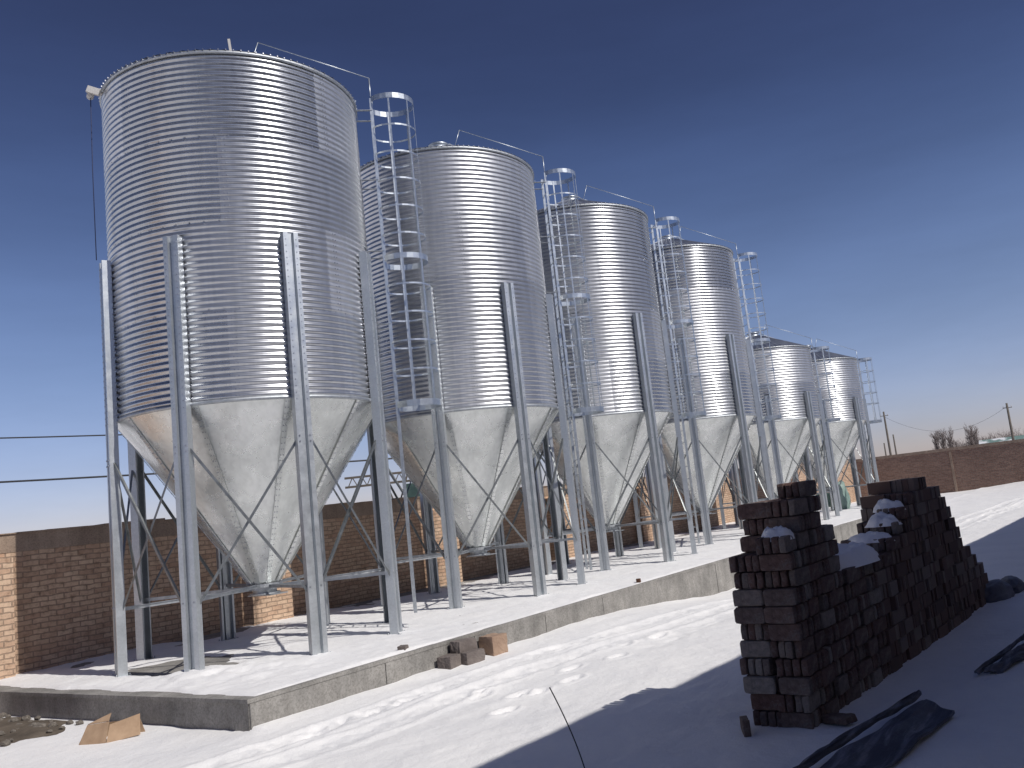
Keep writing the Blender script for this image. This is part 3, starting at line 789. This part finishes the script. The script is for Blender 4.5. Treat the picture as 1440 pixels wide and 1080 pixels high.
# blocks leaning against the platform face
def block(name, x_, y_, sx, sy_, sz, rz, m, lb, seed, group, tilt=0):
    bm = bmesh.new(); bmesh.ops.create_cube(bm, size=1); bmesh.ops.subdivide_edges(bm, edges=bm.edges[:], cuts=9, use_grid_fill=True)
    for v in bm.verts:
        n_ = noise.noise(v.co*3+Vector((seed, 1, 2)))*.07+noise.noise(v.co*11+Vector((seed, 4, 2)))*.045-.09*max(0, v.co.length-.66); c = v.co*(1+n_); v.co = Vector((c.x*sx, c.y*sy_, (c.z+.5)*sz))
    me = bpy.data.meshes.new(name); bm.to_mesh(me); bm.free(); me.materials.append(m)
    o = link(name, me, None, (x_, y_, gz(x_, y_)-.03), rz); o.rotation_euler.y = tilt; return tag(o, lb, 'block', group)
block('concrete_block', 8.72, 7.98, .26, .20, .17, .15, m_block, 'dark brown block at the left end of the row of blocks below the platform edge', 1, 'blocks against the platform')
block('concrete_block', 9.03, 7.90, .34, .22, .17, -.05, m_block, 'dark block in the middle of the row below the platform edge', 2, 'blocks against the platform')
block('concrete_block', 9.02, 7.99, .36, .16, .30, .03, m_block, 'taller dark slab leaning on the platform face behind the small blocks', 4, 'blocks against the platform', .04)
block('tan_block', 9.55, 7.92, .28, .26, .27, -.1, m_tan, 'tan block with a dark left side standing against the platform face', 7, 'blocks against the platform')
o = block('dark_stone', 8.25, 8.3, .13, .1, .07, .4, m_block, 'small dark stone lying on the platform edge snow', 9, 'stones on the platform'); o.location.z = PADZ+.0
o = block('dark_stone', 14.2, 8.25, .07, .07, .08, .2, m_rust, 'tiny dark lump on the platform edge, right of the blocks', 12, 'stones on the platform'); o.location.z = PADZ+.0
# rubble and bare dirt at the left end
b = MB(); random.seed(5)
def dirt(X, Y):
    e = 1-(((X-5.15)/.75)**2+((Y-12.2)/1.25)**2); return .05+.05*np.clip(e, -.9, 1)+.06*fbm(X, Y, 2.2, 4, 8)*np.clip(e+.3, 0, 1)
tag(sheet_grid('bare_dirt', np.arange(4.0, 5.84, .05), np.arange(10.7, 14.8, .06), dirt, m_dirt), kind='structure')
def rock_me(seed):
    bm = bmesh.new(); bmesh.ops.create_icosphere(bm, subdivisions=2, radius=1)
    for v in bm.verts: v.co *= 1+.5*noise.noise(v.co*1.3+Vector((seed*3.1, 0, 0)))
    me = bpy.data.meshes.new('rubble_stone'); bm.to_mesh(me); bm.free(); me.materials.append(m_rock); return me
rm = [rock_me(k) for k in range(5)]
for k in range(42):
    x_ = random.uniform(4.75, 5.78); y_ = random.uniform(11.0, 13.2); s_ = random.uniform(.02, .075)
    o = link('rubble_stone', rm[k % 5], None, (x_, y_, .075), random.uniform(0, 6)); o.scale = (s_, s_*random.uniform(.6, 1), s_*.6)
    tag(o, 'grey rubble stone on the bare dirt by the left end of the platform', 'stone', 'rubble beside the platform')
# lumps of kicked-up snow along the track
# ------------------------------------------------------------ things at the far end of the platform
tag(block('steel_bin', 39.6, 12.7, 1.0, .9, .62, .1, m_bin, '', 21, 'x'), 'dark green steel bin standing on the platform under the farthest silo', 'bin', 'goods stored at the far end'); bpy.context.view_layer.update()
for o in S.collection.objects:
    if o.name.startswith('steel_bin'): o.location.z = PADZ; 
sack((35.6, 10.95, PADZ), .42, .40, .78, .2, 14, 'pale green tarp-covered heap behind the legs of the farthest silo', m_green, 'covered_heap', 'heap', 'goods stored at the far end')

# ------------------------------------------------------------ beyond the walls
def polar(az, dist, z=0): a = rad(az); return Vector((sin(a)*dist, cos(a)*dist, z))
def upole(az, dist, el, r, label, arms=1, lean=0):
    P_ = polar(az, dist, -.5); h = CH+el*dist+.5
    root = empty('utility_pole', P_, rad(-az)); tag(root, label, 'utility pole', 'utility poles beyond the wall')
    b = MB(); b.tube([(0, 0, 0), (lean, 0, h)], r, 8, r1=r*.6); b.build('pole', m_pole, root)
    for k in range(arms):
        z = h-.5-.7*k; b = MB(); b.bar((-.45, 0, z), (.45, 0, z), .07, .07); cr = b.build('crossarm', m_pole, root)
        for x_ in (-.4, 0, .4): b = MB(); b.tube([(x_, 0, z+.035), (x_, 0, z+.2)], .035, 6); b.build('insulator', m_render, cr)
    return root
upole(76.27, 110, .0556, .16, 'tallest thin utility pole beyond the far wall, right of the last silo')
upole(76.6, 150, .0302, .17, 'short utility pole just right of the tallest one beyond the wall', 0)
upole(76.0, 160, .0224, .17, 'shortest utility pole, left of the tallest one beyond the wall', 0)
upole(83.1, 105, .0469, .17, 'lone leaning utility pole above the roofs at the right edge', 1, .0)
# transformer frame seen between the first two silos
tf = empty('transformer_frame', polar(45.2, 30, -.3), rad(-45.2)); tag(tf, 'steel lattice transformer frame beyond the wall between the first two silos', 'power frame')
for x_ in (-.55, .62):
    b = MB(); b.tube([(x_, 0, 0), (x_, 0, 4.5)], .07, 8); b.build('post', m_pole, tf)
b = MB()
for z in (3.85, 3.55): b.bar((-1.6, 0, z), (.9, 0, z), .07, .07)
for i in range(8): x_ = -1.5+i*.3; b.bar((x_, 0, 3.55), (x_+.15, 0, 3.85), .03, .03); b.bar((x_+.15, 0, 3.85), (x_+.3, 0, 3.55), .03, .03)
b.build('truss_beam', m_pole, tf)
b = MB(); b.bar((-.55, 0, 4.3), (.1, 0, 2.4), .05, .05); b.bar((.62, 0, 4.3), (.0, 0, 2.6), .05, .05); b.bar((.4, 0, 4.35), (.95, 0, 2.9), .05, .05); b.build('diagonal_strut', m_pole, tf)
b = MB(); b.box(.3, -.3, 2.75, .95, .3, 3.45); b.build('transformer', m_bin, tf)
def wire(name, a, c, sag, r, label):
    pts = []
    for i in range(21):
        t = i/20; p = a*(1-t)+c*t; pts.append(p-Vector((0, 0, sag*4*t*(1-t))))
    b = MB(); b.tube(pts, r, 5); tag(b.build(name, m_black), label, 'cable', 'overhead cables')
wire('overhead_cable', polar(5, 42, 1.95+.118*42+.5), polar(75, 60, 1.95+.085*60), .8, .028, 'upper black cable crossing the sky left of the nearest silo')
wire('overhead_cable', polar(5, 42, 1.95+.078*42+.4), polar(75, 60, 1.95+.055*60), .6, .038, 'thicker lower black cable crossing the sky just above the left wall')
wire('overhead_cable', polar(83.1, 105, 1.95+.044*105), polar(76.27, 110, 1.95+.050*110), 2.2, .012, 'thin cable strung between the far utility poles')

def tree(az, dist, h, spread, poplar, seed, label):
    random.seed(seed); P_ = polar(az, dist, -.2); root = empty('poplar_tree' if poplar else 'bare_tree', P_)
    tag(root, label, 'tree', 'bare winter trees beyond the far wall')
    b = MB(); b.tube([(0, 0, 0), (.05, 0, h*.45), (0, .05, h*(.95 if poplar else .55))], .14 if poplar else .2, 6, r1=.03); b.build('trunk', m_twig, root)
    b = MB()
    def br(p, dr, ln, r, lv):
        q = p+dr*ln; m_ = (p+q)*.5+Vector((random.uniform(-1, 1), random.uniform(-1, 1), random.uniform(-.3, 1)))*ln*.08
        b.tube([p, m_, q], r, 4 if lv > 1 else 3, r1=r*.5)
        if lv == 0: return
        for k in range(random.choice((3, 4, 4))):
            d2 = (dr+Vector((random.uniform(-1, 1), random.uniform(-1, 1), random.uniform(-.35, .8)))*(.35 if poplar else .8)).normalized()
            br(p+(q-p)*random.uniform(.35, 1), d2, ln*random.uniform(.5, .75), r*.6, lv-1)
    nb = 34 if poplar else 20
    for k in range(nb):
        z = h*(.12+.75*k/nb) if poplar else h*(.18+.37*k/nb); a_ = k*2.4+random.random()
        out = .25 if poplar else random.uniform(.7, 1.2)*spread
        dr = Vector((cos(a_)*out, sin(a_)*out, .9)).normalized(); br(Vector((0, 0, z)), dr, h*(.22 if poplar else .30)*random.uniform(.8, 1.15), .035, 3)
    b.build('crown', m_twig, root)
tree(78.95, 150, 5.4, .5, True, 1, 'upright bare poplar at the left of the poplar trio')
tree(79.35, 152, 5.5, .5, True, 2, 'upright bare poplar in the middle of the poplar trio')
tree(79.72, 150, 5.3, .5, True, 3, 'upright bare poplar at the right of the trio, tallest beside the gable')
tree(80.25, 160, 5.4, 1., False, 4, 'rounded bare tree just right of the poplar trio')
tree(80.85, 158, 5.6, .6, True, 5, 'small pale bare poplar in the gap between the rounded trees')
tree(81.1, 160, 5.4, .6, True, 12, 'thin bare poplar beside the small pale one')
tree(81.7, 150, 5.0, 1., False, 6, 'low bushy bare tree left of the widest crown')
tree(82.3, 140, 5.3, 1.2, False, 7, 'wide bare tree standing left of the leaning pole')
tree(82.75, 150, 5.2, 1.2, False, 8, 'bare tree directly beside the leaning pole')
tree(83.6, 150, 5.0, 1.1, False, 9, 'bare tree at the right edge behind the snowy roof')
for k, (az_, ds_, h_) in enumerate(((80.5, 175, 5.2), (81.4, 172, 5.0), (81.95, 165, 5.2), (82.55, 170, 5.6), (83.25, 160, 5.4), (84.0, 165, 5.2))):
    tree(az_, ds_, h_, 1.1, False, 20+k, 'low pale bare tree in the hazy row farthest behind the wall')
def house(az, dist, w_, h, rh, m_r, label, rz=0):
    root = empty('farm_house', polar(az, dist, -.2), rad(-az)+rz); tag(root, label, 'house', 'houses beyond the far wall')
    b = MB(); b.box(-w_/2, -2, 0, w_/2, 4, h); b.add([(-w_/2, -2, h), (-w_/2, 4, h), (-w_/2, 1, h+rh), (w_/2, -2, h), (w_/2, 4, h), (w_/2, 1, h+rh)], [(0, 1, 2), (3, 5, 4)]); b.build('wall', m_render, root)
    b = MB(); t = .12
    for s_ in (-1, 1):
        y0 = 1+s_*3.35; b.add([(-w_/2-.3, y0, h-.1), (w_/2+.3, y0, h-.1), (w_/2+.3, 1, h+rh+.05), (-w_/2-.3, 1, h+rh+.05), (-w_/2-.3, y0, h-.1+t), (w_/2+.3, y0, h-.1+t), (w_/2+.3, 1, h+rh+.05+t), (-w_/2-.3, 1, h+rh+.05+t)], [(0,1,2,3),(7,6,5,4),(0,4,5,1),(2,6,7,3),(0,3,7,4),(1,5,6,2)])
    b.build('roof', m_r, root)
    for k in range(3):
        x_ = -w_/2+w_*(k+.5)/3; b = MB(); b.box(x_-.45, -2.03, 1.1, x_+.45, -1.99, 2.3); b.build('window', m_glass, root)
m_patchy = mat('green_roof_with_snow', (.3, .4, .38), .7, 0, lambda t, b: L(t, ramp(t, noise_n(t, coords(t), .7, 5), [(.50, (.16, .25, .23)), (.60, (.75, .76, .78))]), b.inputs['Base Color']))
house(80.2, 130, 3.4, 1.9, .9, m_patchy, 'small house with green and snowy roof peeping over the far wall by the poplars')
house(81.3, 140, 3, 1.7, .7, m_snow, 'low shed with snowy roof just above the far wall under the bare trees')
house(85.3, 110, 15, 2.1, 1.3, m_patchy, 'long green roof with snow patches above the wall at the right edge')
